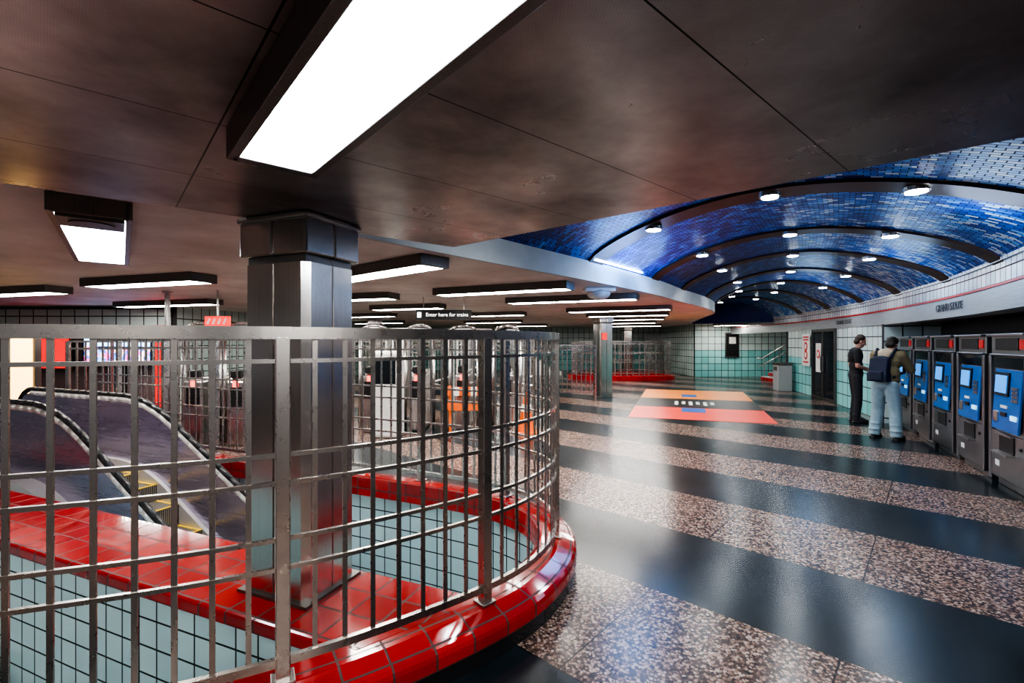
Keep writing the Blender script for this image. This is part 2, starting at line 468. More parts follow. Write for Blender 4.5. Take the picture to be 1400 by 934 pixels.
# ------------------------------------------------------------ lights
def fixture(a, b_, zc, w=.30, mat=LITE, label="rectangular ceiling light with white diffuser and dark metal frame"):
    a, b_ = Vector(a), Vector(b_); c = (a+b_)/2; Lh = (b_-a).length; ang = math.atan2((b_-a).y, (b_-a).x)
    t = thing("ceiling_light", label, "light", (c.x, c.y, zc), ang, "fluorescent ceiling lights")
    bm = B(); d = .10
    for y in (-w/2, w/2): box(bm, (0, y, -d/2), (Lh+.04, .03, d))
    for x in (-Lh/2, Lh/2): box(bm, (x, 0, -d/2), (.04, w, d))
    box(bm, (0, 0, -.01), (Lh, w, .016))
    finish("housing", bm, DARKST, t, bevel=.003)
    bx("diffuser", t, mat, (0, 0, -d+.008), (Lh-.05, w-.035, .012))
    return t
u_, v_ = Vector((.755, .656)), Vector((-.656, .755))
fixture(u_*.43+v_*(-.1), u_*.43+v_*1.70, 2.28, .25, LITEB, "large rectangular ceiling light set in dark metal panels")
f2 = fixture((-2.25, 2.5), (-3.5, 4.0), 2.37, .32, LITEB, "ceiling light with a round speaker grille at one end")
bm = B(); box(bm, (-.82, 0, -.105), (.28, .28, .02)); cyl(bm, (-.82, 0, -.11), (-.82, 0, -.122), .1, seg=24)
finish("speaker_grille", bm, DARKST, f2)
for a, b_ in [((-.7, 4.2), (-2.0, 5.3)), ((.74, 6.04), (-1.06, 6.9)), ((2.0, 7.5), (-.04, 8.37)), ((3.35, 9.9), (1.33, 10.9)),
              ((-3.5, 5.3), (-5.2, 5.85)), ((-6.3, 6.5), (-8.3, 7.1)), ((-5.4, 8.5), (-7.7, 9.25)), ((-1.88, 7.4), (-3.6, 8.0)),
              ((-1.43, 9.5), (-2.96, 10.1)), ((4.0, 12.0), (2.1, 12.9)), ((4.6, 14.2), (2.7, 15.1)), ((5.2, 17), (3.2, 18)), ((.3, 12), (-1.7, 12.9)),
              ((-3.2, 12.6), (-5.2, 13.4)), ((.3, 16.5), (-1.7, 17.4)), ((6.5, 20.4), (4.3, 21.2)), ((1.5, 20.4), (-.7, 21.2)), ((10.5, 19.3), (8.7, 20.2)), ((-4, 17), (-6, 18)),
              ((-3.2, -1.2), (-4.6, .5)), ((-7.2, 1.8), (-8.6, 3.4))]:  # fixtures on this line are unseen, added to brighten the hall
    fixture(a, b_, 2.37)
for a, b_ in [((1.6, -1.0), (.5, .3)), ((-.6, -2.6), (-1.8, -1.2)), ((2.2, -3.2), (1.0, -1.9))]:  # unseen fixtures behind the camera, added as fill light
    fixture(a, b_, 2.28)
for r in range(1, 9):
    for u in ((.2, .5, .77) if r < 7 else (.25, .6)):
        p = vault(r, u, -.03)
        t = thing("downlight", "round recessed downlight on a vault rib", "light", p, 0, "vault downlights")
        bm = B(); cyl(bm, (0, 0, .01), (0, 0, -.03), .095, seg=24); finish("ring", bm, STEEL, t, bevel=.003)
        bm = B(); cyl(bm, (0, 0, -.028), (0, 0, -.036), .075, seg=24); finish("lens", bm, DOWN, t)
        spot(t, (0, 0, -.05), 26, (.9, .96, 1), 150, .12)
cp = [Vector((*cat(L, 1.95+x*.1), 0)) for x in range(0, 8)]
o = sweep("cove_light", cp, [(-.06, 2.62), (-.09, 2.62), (-.09, 2.64), (-.06, 2.64)], COVE, True)
tag(o, "blue glowing strip light behind the concrete soffit edge", "light")
def point(name, loc, power, col, r=.3):
    l = bpy.data.lights.new(name, 'POINT'); l.energy = power; l.color = col; l.shadow_soft_size = r
    o = bpy.data.objects.new(name, l); C.objects.link(o); o.location = loc; return o
point("cove_and_fill_lamp", (1.55, 6.1, 2.45), 26, (.2, .45, 1)); point("cove_and_fill_lamp", (2.2, 7.0, 2.45), 14, (.2, .45, 1))
point("cove_and_fill_lamp", (3.9, 4.0, 2.5), 11, (.5, .7, 1)); point("cove_and_fill_lamp", (5.3, 6.6, 2.5), 8, (.4, .65, 1)); point("cove_and_fill_lamp", (6.6, 10.5, 2.5), 9, (.4, .65, 1))  # added fill lamps on the vault's right side, with no cove strip there

# ------------------------------------------------------------ pillars
def pillar(loc, rz, w, d, h, z0, label, cap=True):
    t = thing("pillar", label, "column", (*loc, z0), rz)
    bm = B(); ch = .035
    def ring(wx, dy, z):
        a, b_ = wx/2, dy/2
        return [bm.verts.new((x, y, z)) for x, y in ((-a+ch, -b_), (-.006, -b_), (-.003, -b_+.012), (.003, -b_+.012), (.006, -b_), (a-ch, -b_), (a, -b_+ch), (a, -.006), (a-.012, 0), (a, .006), (a, b_-ch), (a-ch, b_), (-a+ch, b_), (-a, b_-ch), (-a, .006), (-a+.012, 0), (-a, -.006), (-a, -b_+ch))]
    r1, r2 = ring(w, d, 0), ring(w, d, h-.26); n = len(r1)
    for i in range(n): bm.faces.new((r1[i], r1[(i+1) % n], r2[(i+1) % n], r2[i]))
    bm.faces.new(r2); bm.faces.new(r1[::-1])
    finish("shaft", bm, COLM, t)
    bm = B()
    box(bm, (0, 0, h-.24), (w-.04, d-.04, .04)); finish("collar", bm, DARKST, t)
    bm = B()
    for sx in (-1, 1):
        for sy in (-1, 1):
            box(bm, (sx*(w+.03)/4, sy*(d+.03)/4, h-.125), ((w+.03)/2-.004, (d+.03)/2-.004, .19))
    box(bm, (0, 0, h-.016), (w+.05, d+.05, .03))
    finish("capital", bm, COLM, t, bevel=.012)
    bx("base_plate", t, DARKST, (0, 0, .008), (w+.04, d+.04, .016))
    return t
pc = Vector((-1.07, 2.43, 0)) - D*.23 + Nn*.19
pillar((pc.x, pc.y), math.atan2(D.y, D.x), .46, .38, 2.28-.215, .215, "square brushed steel pillar standing on the red tiled ledge")
p2 = pillar((2.64, 13.6), .35, .42, .42, 2.37, 0, "square steel pillar with a small red sign on the concourse floor")
bx("sign_plate", p2, REDP, (-.08, -.225, 1.75), (.16, .012, .2), label="small red sign with white stripe")
pillar((5.5, 22.6), .35, .42, .42, 2.37, 0, "square steel pillar beyond the second stairwell")
pillar((-.1, 19), .35, .42, .42, 2.37, 0, "square steel pillar behind the fare gates")
pillar((-4.4, 15), .35, .42, .42, 2.37, 0, "square steel pillar behind the fare gates")
bm = B(); cyl(bm, (0, 0, 0), (0, 0, 2.37), .035, seg=20); cyl(bm, (0, 0, 0), (0, 0, .02), .08, seg=20); cyl(bm, (0, 0, 2.35), (0, 0, 2.37), .07, seg=20)
o = finish("support_pole", bm, STEEL, smooth=False); o.location = (-5.3, 7.2, 0); tag(o, "slim round steel pole from floor to ceiling", "pole")

# ------------------------------------------------------------ escalator
esc = thing("escalator", "steel escalator descending beside the tiled divider wall", "escalator", W(5.35, 1.5, 0), math.atan2(D.y, D.x))
def zd(x):
    if x <= 0: return 0
    if x < 1.0: return -.5*.577*x*x
    return -.2885-.577*(x-1.0)
LX = 4.7; X0 = -2.1
def side_poly(name, y, th, zlo, zhi, mat, newel=True, x0=X0):
    bm = B()
    n = 50
    xs = [x0+(LX-x0)*i/n for i in range(n+1)]
    pts = []
    if newel:
        for k in range(0, 13):
            a = math.radians(-90-15*k); r = (zhi-zlo)/2
            pts.append((x0+r*math.cos(a), (zlo+zhi)/2+r*math.sin(a)))
    pts += [(x, zd(x)+zhi) for x in xs]
    pts += [(x, zd(x)+zlo) for x in reversed(xs)]
    a = [bm.verts.new((x, y-th/2, z)) for x, z in pts]; b_ = [bm.verts.new((x, y+th/2, z)) for x, z in pts]
    bm.faces.new(a); bm.faces.new(b_[::-1])
    for i in range(len(a)): bm.faces.new((a[i], a[(i+1) % len(a)], b_[(i+1) % len(a)], b_[i]))
    bmesh.ops.remove_doubles(bm, verts=bm.verts, dist=1e-4)
    bmesh.ops.recalc_face_normals(bm, faces=bm.faces)
    return finish(name, bm, mat, esc)
PURP = brushed("balustrade_steel", (.50, .46, .60), .26, (.4, 30, 10), .85, .85)
DECK = brushed("deck_steel", (.85, .82, .78), .35, (2, 30, 30), .92, .45)
for sy in (-1, 1):
    side_poly("balustrade", sy*.44, .05, .10, .86, PURP)
    side_poly("skirt_deck", sy*.50, .26, -.35, .12, DECK, False, X0+.1)
    bm = B(); pts = [Vector((x, sy*.44, .92+zd(x))) for x in [X0+(LX-X0)*i/40 for i in range(41)]]
    arc = [Vector((X0+.42*math.cos(math.radians(a)), sy*.44, .50+.42*math.sin(math.radians(a)))) for a in range(250, 89, -16)]
    pts = arc+pts
    tube(bm, pts, .032, 12)
    finish("handrail", bm, RUBBER, esc, smooth=True)
    bm = B(); tube(bm, [p - Vector((0, 0, .055)) for p in pts[11:]], .04, 10)
    finish("handrail_track", bm, DECK, esc, smooth=True)
bx("landing_plate", esc, STEPM, (-1.0, 0, .004), (2.0, .74, .012), label="grooved steel landing plate")
so = None
for k in range(11):
    x = .2+.4*k
    if so is None:
        bm = B(); box(bm, (0, 0, -.14), (.4, .74, .28)); so = finish("step", bm, STEPM, esc); o = so
        bm = B()
        box(bm, (.18, 0, .003), (.035, .74, .008)); box(bm, (0, .35, .003), (.36, .03, .008)); box(bm, (0, -.35, .003), (.36, .03, .008))
        ye = finish("edge_marking", bm, YEL, so)
    else:
        o = so.copy(); C.objects.link(o); o.parent = esc
        y2 = ye.copy(); C.objects.link(y2); y2.parent = o
    o.location = (x, 0, zd(x)-.005)

st = thing("staircase", "grey stone stair descending inside the near half of the stairwell", "stairs", W(4.2, -.42, 0), math.atan2(D.y, D.x))
for k in range(10):
    bx("step", st, CONC, (.15+.3*k, 0, -.09-.18*k-.09), (.3, .7, .18))

# ------------------------------------------------------------ right wall, frieze, machines
Rx = [(2.9, 1.6), (4.05, 3.26), (5.15, 4.95), (6.05, 6.5), (6.95, 8.4), (7.75, 10.35), (8.4, 12.4), (8.95, 14.5), (9.4, 16.8), (9.75, 19.2), (9.8, 21.0)]
rr = smooth_path([(1.8, -.1)]+Rx, .3)
FRZ = brushed("frieze_metal", (.46, .49, .50), .4, (1, 1, 30), .85, .5)
sweep("trim_21", rr, [(0, 1.93), (0, 2.19), (-.3, 2.19), (-.3, 1.93)], FRZ, True, structure=True)
sweep("trim_22", rr, [(.015, 2.19), (.015, 2.215), (-.2, 2.215), (-.2, 2.19)], REDP, True, structure=True)
sweep("trim_23", rr, [(.005, 2.215), (.005, 2.44), (.03, 2.44), (.03, 2.475), (-.2, 2.475), (-.2, 2.215)], BANDT, True, structure=True)
seg1 = smooth_path([(1.8, -.1), (2.9, 1.6), (4.05, 3.26), (5.15, 4.95), (6.05, 6.5), (6.95, 8.4), (7.35, 9.3)], .3)
sweep("wall_right_recess", seg1, [(-.85, 0), (-.85, 1.95)], plain("recess_dark", (.05, .05, .055), .5), structure=True)
sweep("ceiling_recess", seg1, [(-.05, 1.94), (-.9, 1.94)], DARKST, structure=True)
seg2 = smooth_path([(7.35, 9.3), (7.75, 10.35), (8.4, 12.4), (8.95, 14.5), (9.2, 15.7)], .3)
sweep("wall_right", seg2, [(-.02, 0), (-.02, 1.1)], TEALT, structure=True)
sweep("wall_right_upper", seg2, [(-.02, 1.1), (-.02, 1.94)], WHTT, structure=True)
wall("wall_return", [(7.33, 9.28), (8.2, 8.85)], 0, 1.94, WHTT)
wall("wall_stair_side", [(9.2, 15.7), (14.5, 15.3)], 0, 2.37, WHTT)
LETT = plain("letter_grey", (.13, .13, .135), .4, .5)
t1 = text("frieze_lettering", "GRAND STATE", .15, (5.99, 6.43, 2.07), (-.464, -.886, 0), LETT); tag(t1, "dark metal station name letters on the frieze above the machines", "lettering", "station name letters")
t2 = text("frieze_lettering", "GRAND STATE", .15, (8.11, 11.45, 2.07), (-.30, -.954, 0), LETT); tag(t2, "dark metal station name letters on the frieze above the doors", "lettering", "station name letters")

def machine():
    t = thing("ticket_machine", "stainless steel ticket vending machine with blue control panel", "ticket machine", (0, 0, 0), 0, "ticket vending machines in the wall recess")
    bm = B()
    box(bm, (0, -.36, .76), (.86, .70, 1.36)); box(bm, (0, -.37, .04), (.80, .64, .08))
    for sx in (-1, 1): box(bm, (sx*.40, .0, .76), (.06, .05, 1.36))
    box(bm, (0, .0, .36), (.76, .03, .50))
    finish("cabinet", bm, MACH, t, bevel=.008)
    bm = B(); box(bm, (0, -.34, 1.57), (.84, .68, .24)); box(bm, (0, -.02, 1.455), (.80, .10, .02)); box(bm, (0, .02, 1.67), (.84, .06, .03))
    finish("header", bm, MACH, t, bevel=.008)
    bx("header_display", t, BLACK, (.04, .003, 1.57), (.52, .012, .13))
    bx("header_badge", t, REDP, (-.30, .003, 1.57), (.12, .012, .10), label="small red badge")
    bx("display_window", t, GLASSD, (0, .0, 1.37), (.66, .02, .12), label="dark glass window")
    bx("control_panel", t, BLUEP, (0, .012, .97), (.60, .02, .66), bevel=.004, rx=.06, label="glossy blue control panel")
    bx("screen_frame", t, BLACK, (.10, .020, 1.14), (.32, .014, .25), rx=.06)
    bx("screen", t, SCRN, (.10, .030, 1.14), (.26, .008, .19), rx=.06)
    k0 = None
    for i in range(3):
        for j in range(4):
            if k0 is None: k0 = bx("key", t, STEEL, (0, 0, 0), (.03, .012, .03)); o = k0
            else: o = k0.copy(); C.objects.link(o); o.parent = t
            o.location = (-.24+.042*i, .026, .98+.042*j)
    bx("bill_slot", t, SLOTY, (-.20, .03, .80), (.12, .03, .05), label="glowing bill slot")
    bx("card_slot", t, BLACK, (.02, .03, .82), (.12, .03, .04))
    bx("card_slot_label", t, WHITE, (.02, .035, .90), (.14, .01, .03))
    bx("coin_slot", t, STEEL, (.2, .035, .78), (.09, .03, .12), bevel=.01)
    bx("collection_tray", t, BLACK, (0, .018, .50), (.32, .012, .18))
    bx("tray_flap", t, STEEL, (0, .03, .60), (.36, .05, .015), bevel=.003); bx("tray_lip", t, STEEL, (0, .05, .40), (.36, .08, .02), bevel=.003)
    bx("service_label", t, WHITE, (.22, .018, .26), (.10, .004, .06))
    cy = B(); cyl(cy, (-.3, .015, .5), (-.3, .028, .5), .018); finish("lock", cy, BLACK, t)
    return t
mdir = Vector((.464, .886, 0)); M0 = Vector((5.02, 4.59, 0))
th_m = math.radians(62.4)
m1 = machine(); first = M0 + mdir*.48; nrm = Vector((.886, -.464, 0))
m1.location = first + nrm*.06; m1.rotation_euler = (0, 0, th_m)
for k in range(1, 5):
    p = M0 + mdir*(.48+.985*k) + nrm*.06
    copy_thing(m1, p, th_m)

def on_right(i, j, k, out=.02):
    a, b_ = Vector((*i, 0)), Vector((*j, 0)); t = (b_-a).normalized(); n = Vector((-t.y, t.x, 0))
    return a.lerp(b_, k)+n*out, math.atan2(n.y, n.x)-math.pi/2
def disc(name, parent, mat, c, r):
    bm = B(); bmesh.ops.create_cone(bm, cap_ends=True, segments=28, radius1=r, radius2=r, depth=.01, matrix=Matrix.Translation(c) @ Matrix.Rotation(math.pi/2, 4, 'X')); return finish(name, bm, mat, parent)
p, rz = on_right((8.4, 12.4), (8.95, 14.5), .15, .0)
d = thing("glass_door", "dark glass double door with a steel frame and round notice", "door", (p.x, p.y, 0), rz)
bm = B()
for x in (-.78, 0, .78): box(bm, (x, .01, .97), (.07, .08, 1.94))
for z in (.05, 1.90): box(bm, (0, .01, z), (1.6, .08, .08))
finish("frame", bm, DARKST, d)
for x in (-.39, .39):
    l = bx("leaf", d, GLASSD, (x, .0, .97), (.72, .03, 1.8)); bx("handle", l, STEEL, (x*.2, .06, 1.0), (.025, .03, .4))
bx("notice", d, WHITE, (.3, .04, 1.15), (.36, .01, .8), label="white notice with red ring")
disc("notice_ring", d, REDP, (.3, .048, 1.25), .12); disc("notice_center", d, WHITE, (.3, .052, 1.25), .075)
p, rz = on_right((8.4, 12.4), (8.95, 14.5), .75, .03)
d = thing("poster", "white poster with red rings and bars on the tiled wall", "poster", (p.x, p.y, 1.35), rz)
bx("sheet", d, WHITE, (0, 0, 0), (.62, .015, .95))
for z in (.38, .30, -.36): bx("red_bar", d, REDP, (0, .01, z), (.44, .01, .045))
for z in (.10, -.15): disc("red_ring", d, REDP, (0, .01, z), .14); disc("ring_center", d, WHITE, (0, .014, z), .08)
p, rz = on_right((8.95, 14.5), (9.2, 15.7), .55, .3)
t = thing("waste_bin", "grey metal waste bin against the tiled wall", "bin", (p.x, p.y, 0), rz)
bm = B(); box(bm, (0, 0, .42), (.5, .42, .84)); finish("bin_body", bm, plain("bin_grey", (.35, .36, .36), .45), t, bevel=.02)
bm = B(); box(bm, (0, 0, .88), (.54, .46, .08)); box(bm, (0, .2, .72), (.34, .04, .14)); finish("bin_lid", bm, DARKST, t, bevel=.02)

# ------------------------------------------------------------ back walls
wall("wall_back_right", [(14.5, 21.0), (8.2, 21.0)], 0, 1.2, TEALT)
wall("wall_back_right_upper", [(14.5, 21.0), (8.2, 21.0)], 1.2, 2.37, WHTT)
wall("wall_back_return", [(8.2, 21.1), (8.2, 26)], 0, 2.37, WHTT)
wall("wall_back", [(10, 26.0), (-12, 26.0)], 0, 1.2, TEALT)
wall("wall_back_upper", [(10, 26.0), (-12, 26.0)], 1.2, 2.37, WHTT)
wall("wall_left", [(-7.4, 10.2), (-18, 10.2)], 0, 2.1, plain("dark_wall", (.14, .10, .10), .4))
wall("wall_left_band", [(-7.4, 10.17), (-18, 10.17)], 1.85, 2.3, WHTT)
wall("wall_left_return", [(-7.3, 26), (-7.3, 10.2)], 0, 2.37, WHTT)
o = bx("door_1", None, STEEL, (7.9, 25.85, 1.0), (1.15, .08, 2.0), bevel=.01); o["kind"] = "structure"
d = thing("poster", "dark framed poster with pale print on the far wall", "poster", (9.85, 20.96, 1.45))
bx("frame", d, DARKST, (0, -.02, 0), (.62, .04, 1.1)); bx("sheet", d, BLACK, (0, -.045, 0), (.54, .01, 1.0))
bx("print", d, WHITE, (0, -.053, .2), (.3, .006, .3))
st = thing("staircase", "stair with red tiled risers and steel handrails rising to the street", "stairs", (10.3, 18.4, 0))
bm = B()
for k in range(9): box(bm, (.15+.3*k, 0, .085*(k+1)), (.3, 1.9, .17*(k+1)))
finish("flight", bm, CONC, st)
for k in range(9): bx("riser", st, REDT, (.3*k-.006, 0, .17*k+.07), (.012, 1.9, .14), label="red tiled riser")
bm = B()
for k in range(9): box(bm, (.15+.3*k, -.98, .085*(k+1)+.04), (.3, .08, .17*(k+1)+.1))
finish("side_curb", bm, REDT, st, label="red tiled stringer")
for y in (-.95, .9):
    for h in (.9, .6):
        bm = B(); tube(bm, [Vector((-.2, y, h)), Vector((0, y, h)), Vector((2.6, y, h+1.5))], .022); finish("handrail", bm, STEEL, st, smooth=True)
    for k in range(5): bx("baluster", st, STEEL, (.1+.6*k, y, .45+.34*k), (.03, .03, .95))

# second stairwell with railing
w2 = [(2.6, 20.2), (2.9, 19.5), (3.8, 19.15), (5.6, 19.15), (6.5, 19.5), (6.8, 20.3), (6.5, 21.2), (5.6, 21.6), (3.8, 21.6), (2.9, 21.2), (2.62, 20.25)]
wp = smooth_path(w2, .2)
sweep("trim_24", wp, [(-.2, 0), (-.2, .17), (-.14, .21), (.2, .21), (.2, 0)], REDT, structure=True)
rail2 = thing("guard_railing", "oval steel railing on a red tiled curb around the second stairwell", "railing")
for z in (1.6, 1.5, 1.1, .75, .3): sweep("horizontal_rail", wp, rect(.04, .04, z), RAILM, True, rail2)
f2r = frames(wp); bmh = None; s = 0
while s < f2r[-1][3]-.1:
    f = min(f2r, key=lambda q: abs(q[3]-s))
    if bmh is None:
        bm = B(); box(bm, (0, 0, .9), (.04, .03, 1.4)); o = bmh = finish("baluster", bm, RAILM, rail2)
    else: o = bmh.copy(); C.objects.link(o); o.parent = rail2
    o.location = (f[0].x, f[0].y, 0); s += .2
st = thing("staircase", "stair with white painted stringers beyond the second stairwell", "stairs", (2.2, 23.0, 0))
bm = B()
for k in range(8): box(bm, (-.3*k, 0, .085*(k+1)), (.3, 1.6, .17*(k+1)))
finish("flight", bm, WHITE, st)
for y in (-.8, .8):
    bm = B(); tube(bm, [Vector((.3, y, .9)), Vector((-2.2, y, 2.2))], .03); finish("handrail", bm, STEEL, st)

# ------------------------------------------------------------ floor graphic
t = thing("floor_graphic", "large orange, black and coral advertisement laid on the floor", "floor sign", (0, 0, 0))
c00, c10, c01, c11 = Vector((2.45, 9.9, 0)), Vector((5.15, 9.05, 0)), Vector((4.5, 15.7, 0)), Vector((7.3, 14.8, 0))
def quad(name, v0, v1, mat, z, u0=0, u1=1):
    bm = B(); L_ = lambda u, v: (c00.lerp(c10, u)).lerp(c01.lerp(c11, u), v)
    pts = [L_(u0, v0), L_(u1, v0), L_(u1, v1), L_(u0, v1)]
    bm.faces.new([bm.verts.new((p.x, p.y, z)) for p in pts]); return finish(name, bm, mat, t)
quad("coral_band", 0, .30, plain("coral_vinyl", (.80, .06, .04), .35), .004)
quad("black_band", .30, .60, plain("black_vinyl", (.02, .02, .022), .35), .004)
quad("orange_band", .60, 1, plain("orange_vinyl", (.85, .28, .05), .35), .004)
for i in range(6): quad("pale_print", .38+.03*(i % 2), .50, WHITE, .006, .32+.06*i, .35+.06*i)
quad("blue_print", .18, .29, plain("blue_vinyl", (.02, .12, .4), .4), .007, .38, .56)
quad("blue_print", .68, .78, MC["blue_vinyl"], .007, .38, .52)

# ------------------------------------------------------------ fare gates, fences, signs
def gate():
    t = thing("fare_gate", "steel fare gate with tubular hoop and dark reader", "turnstile", (0, 0, 0), 0, "row of fare gates")
    bm = B(); box(bm, (0, 0, .5), (.26, 1.2, 1.0)); box(bm, (0, 0, 1.02), (.22, 1.1, .06)); finish("cabinet", bm, STEEL, t, bevel=.04)
    pts = [Vector((-.26, -.3, .0)), Vector((-.26, -.3, 1.72)), Vector((-.2, -.3, 1.84)), Vector((-.08, -.3, 1.89)), Vector((.08, -.3, 1.89)), Vector((.2, -.3, 1.84)), Vector((.26, -.3, 1.72)), Vector((.26, -.3, 0.0))]
    bm = B(); tube(bm, pts, .028); finish("hoop", bm, STEEL, t, smooth=True)
    bx("reader", t, BLACK, (0, -.5, 1.1), (.16, .2, .12), bevel=.02)
    bx("front_panel", t, BLACK, (0, -.605, .75), (.18, .012, .3))
    bm = B()
    for a in (0, 2.09, 4.19): cyl(bm, (.13, 0, .8), (.50, .0+.25*math.sin(a)*.3, .8+.3*math.cos(a)*.4), .018)
    finish("tripod_arm", bm, STEEL, t)
    bx("status_light", t, emit("gate_red", (1, .05, .03), 3), (0, -.612, .95), (.07, .01, .10))
    return t
g0 = gate(); g0.location = (-2.5, 8.8, 0)
for x in (-1.7, -.9, -.1): copy_thing(g0, (x, 8.8+(x+2.5)*.15, 0), 0)
for x in (-5.0, -4.35): copy_thing(g0, (x, 7.75, 0), .2)
def fence(loc, rz, Lf, h=1.6, n=None, label="steel barrier fence with vertical bars"):
    t = thing("barrier_fence", label, "fence", loc, rz, "steel barrier fences")
    for z in (h, h-.12, .25): bx("horizontal_rail", t, RAILM, (0, 0, z), (Lf, .04, .035))
    for x in (-Lf/2, Lf/2): bx("post", t, RAILM, (x, 0, h/2), (.05, .05, h))
    n = int(Lf/.13)
    b0 = None
    for i in range(1, n):
        if b0 is None: b0 = bx("baluster", t, RAILM, (0, 0, (h+.25)/2), (.025, .02, h-.25)); o = b0
        else: o = b0.copy(); C.objects.link(o); o.parent = t
        o.location = (-Lf/2+Lf*i/n, 0, 0)
fence((-3.55, 8.5, 0), 0, 1.3); fence((-6.4, 7.9, 0), .1, 2.0)
fence((1.4, 12.4, 0), .2, 1.7, 1.5); fence((-4.0, 11.5, 0), .1, 3.5); fence((-1, 14, 0), .1, 3.2)
for x, y in ((-2.45, 11.0), (-1.0, 11.2)):
    t = thing("exit_gate", "tall white enclosed exit turnstile behind the fare gates", "turnstile", (x, y, 0), 0, "tall exit turnstiles")
    bm = B(); cyl(bm, (0, 0, 0), (0, 0, 1.85), .06)
    for k in range(9):
        z = .25+.18*k
        for a in (.4, 2.5, 4.6): cyl(bm, (0, 0, z), (.42*math.cos(a), .42*math.sin(a), z), .018, seg=8)
    finish("rotor", bm, STEEL, t)
    bm = B()
    for a in range(0, 181, 15): a_ = math.radians(a+90); cyl(bm, (.5*math.cos(a_), .5*math.sin(a_), .0), (.5*math.cos(a_), .5*math.sin(a_), 1.85), .02, seg=8)
    finish("cage", bm, WHITE, t)
    bm = B(); cyl(bm, (0, 0, 1.82), (0, 0, 1.90), .52, seg=24); finish("top_ring", bm, WHITE, t)
t = thing("information_cabinet", "white rounded cabinet standing beside the fare gates", "cabinet", (-2.1, 7.9, 0))
bx("cabinet_body", t, WHITE, (0, 0, .72), (.5, .36, 1.44), bevel=.05); bx("cabinet_window", t, GLASSD, (0, -.185, 1.1), (.36, .01, .4)); bx("cabinet_base", t, BLACK, (0, 0, .04), (.46, .32, .08))

t = thing("hanging_sign", "black sign with white lettering hung from the ceiling", "sign", (-1.18, 8.1, 0))
bx("board", t, BLACK, (0, 0, 2.06), (.96, .05, .17))
for x in (-.35, .35): bx("hanger", t, STEEL, (x, 0, 2.26), (.015, .015, .22))
text("sign_lettering", "Enter here for trains", .088, (.06, -.028, 2.06), (1, 0, 0), emit("sign_white", (1, 1, 1), 1.2), t, .001)
bx("sign_icon", t, MC["sign_white"], (-.42, -.027, 2.06), (.07, .006, .09))
t = thing("hanging_sign", "small red illuminated sign with white strokes", "sign", (-4.4, 7.0, 0))
bx("board", t, emit("red_sign", (1, .01, .005), .9), (0, 0, 1.90), (.36, .05, .15))
bx("hanger", t, STEEL, (0, 0, 2.18), (.02, .02, .40))
for i in range(4): bx("white_stroke", t, WHITE, (-.12+.08*i, -.028, 1.90), (.03, .006, .09), ry=.4)
def vid():
    m, nt, b = _new("video_image")
    tc = N(nt, "ShaderNodeTexCoord"); vo = N(nt, "ShaderNodeTexVoronoi", Scale=14); nt.links.new(tc.outputs["Object"], vo.inputs["Vector"])
    sp = N(nt, "ShaderNodeSeparateXYZ"); nt.links.new(tc.outputs["Object"], sp.inputs[0])
    sc = N(nt, "ShaderNodeSeparateColor"); nt.links.new(vo.outputs["Color"], sc.inputs[0])
    crowd = ramp(nt, sc.outputs[0], [(0, (.05, .12, .6)), (.3, (.7, .08, .4)), (.55, (.9, .6, .5)), (.8, (.1, .35, .9))], True)
    sky = mixc(nt, math_(nt, 'GREATER_THAN', sp.outputs[2], 1.5), crowd, (.35, .6, 1.0))
    nt.links.new(sky, b.inputs["Emission Color"]); b.inputs["Emission Strength"].default_value = 3.5
    b.inputs["Base Color"].default_value = (0, 0, 0, 1); return m
t = thing("video_screen", "large bright video screen showing a crowd", "screen", (-8.45, 10.1, 0))
bx("bezel", t, BLACK, (0, 0, 1.43), (1.5, .16, .72)); bx("display", t, vid(), (0, -.085, 1.43), (1.4, .01, .62))
bx("stand", t, BLACK, (0, .02, .53), (.3, .08, 1.08))
t = thing("red_wall_panel", "red painted advertising panel with added glow beside the screen", "panel", (-10.1, 10.12, 0))
bx("panel", t, emit("red_added_glow", (.7, .01, .01), 1.2), (0, -.03, 1.4), (1.1, .08, .75)); bx("panel_frame", t, DARKST, (0, .02, 1.4), (1.2, .10, .85))  # painted panel is no lamp; glow added to make its red brighter
t = thing("advertising_column", "red painted advertising column with added glow beside the gates", "column", (-6.4, 8.6, 0))
bx("column_body", t, emit("red_column_added_glow", (.8, .01, .01), .7), (0, 0, .95), (.18, .18, 1.9)); bx("column_base", t, BLACK, (0, 0, .04), (.24, .24, .08))  # emission put into the column's red paint to lift its brightness
t = thing("light_box", "warm glowing vertical light box display", "light box", (-7.9, 7.6, 0))
bx("lit_face", t, emit("warm_glow", (1, .62, .22), 2.6), (0, -.06, 1.1), (.34, .02, 1.1)); bx("casing", t, DARKST, (0, 0, .85), (.42, .1, 1.7))
def cone(loc, label="orange traffic cone with a white band"):
    t = thing("traffic_cone", label, "cone", loc, 0, "traffic cones")
    bm = B(); cyl(bm, (0, 0, .03), (0, 0, .72), .15, .03, 20); box(bm, (0, 0, .015), (.36, .36, .03)); finish("cone_body", bm, ORANGE, t)
    bm = B(); cyl(bm, (0, 0, .38), (0, 0, .50), .098, .077, 20); finish("reflective_band", bm, WHITE, t)
    return t
c0 = cone((-7.5, 8.1, 0)); copy_thing(c0, (.25, 8.2, 0), 0)
t = thing("barricade", "orange and white folding barricade near the gates", "barricade", (-.75, 8.0, 0))
for x in (-.3, .3): bx("leg", t, ORANGE, (x, 0, .42), (.05, .05, .84))
for z in (.75, .5): bx("board", t, ORANGE, (0, -.03, z), (.75, .03, .15))
for x in (-.2, .1): bx("white_stripe", t, WHITE, (x, -.048, .75), (.1, .006, .15))
t = thing("ceiling_dome", "white domed security camera on the ceiling", "camera", (1.25, 6.75, 2.37))
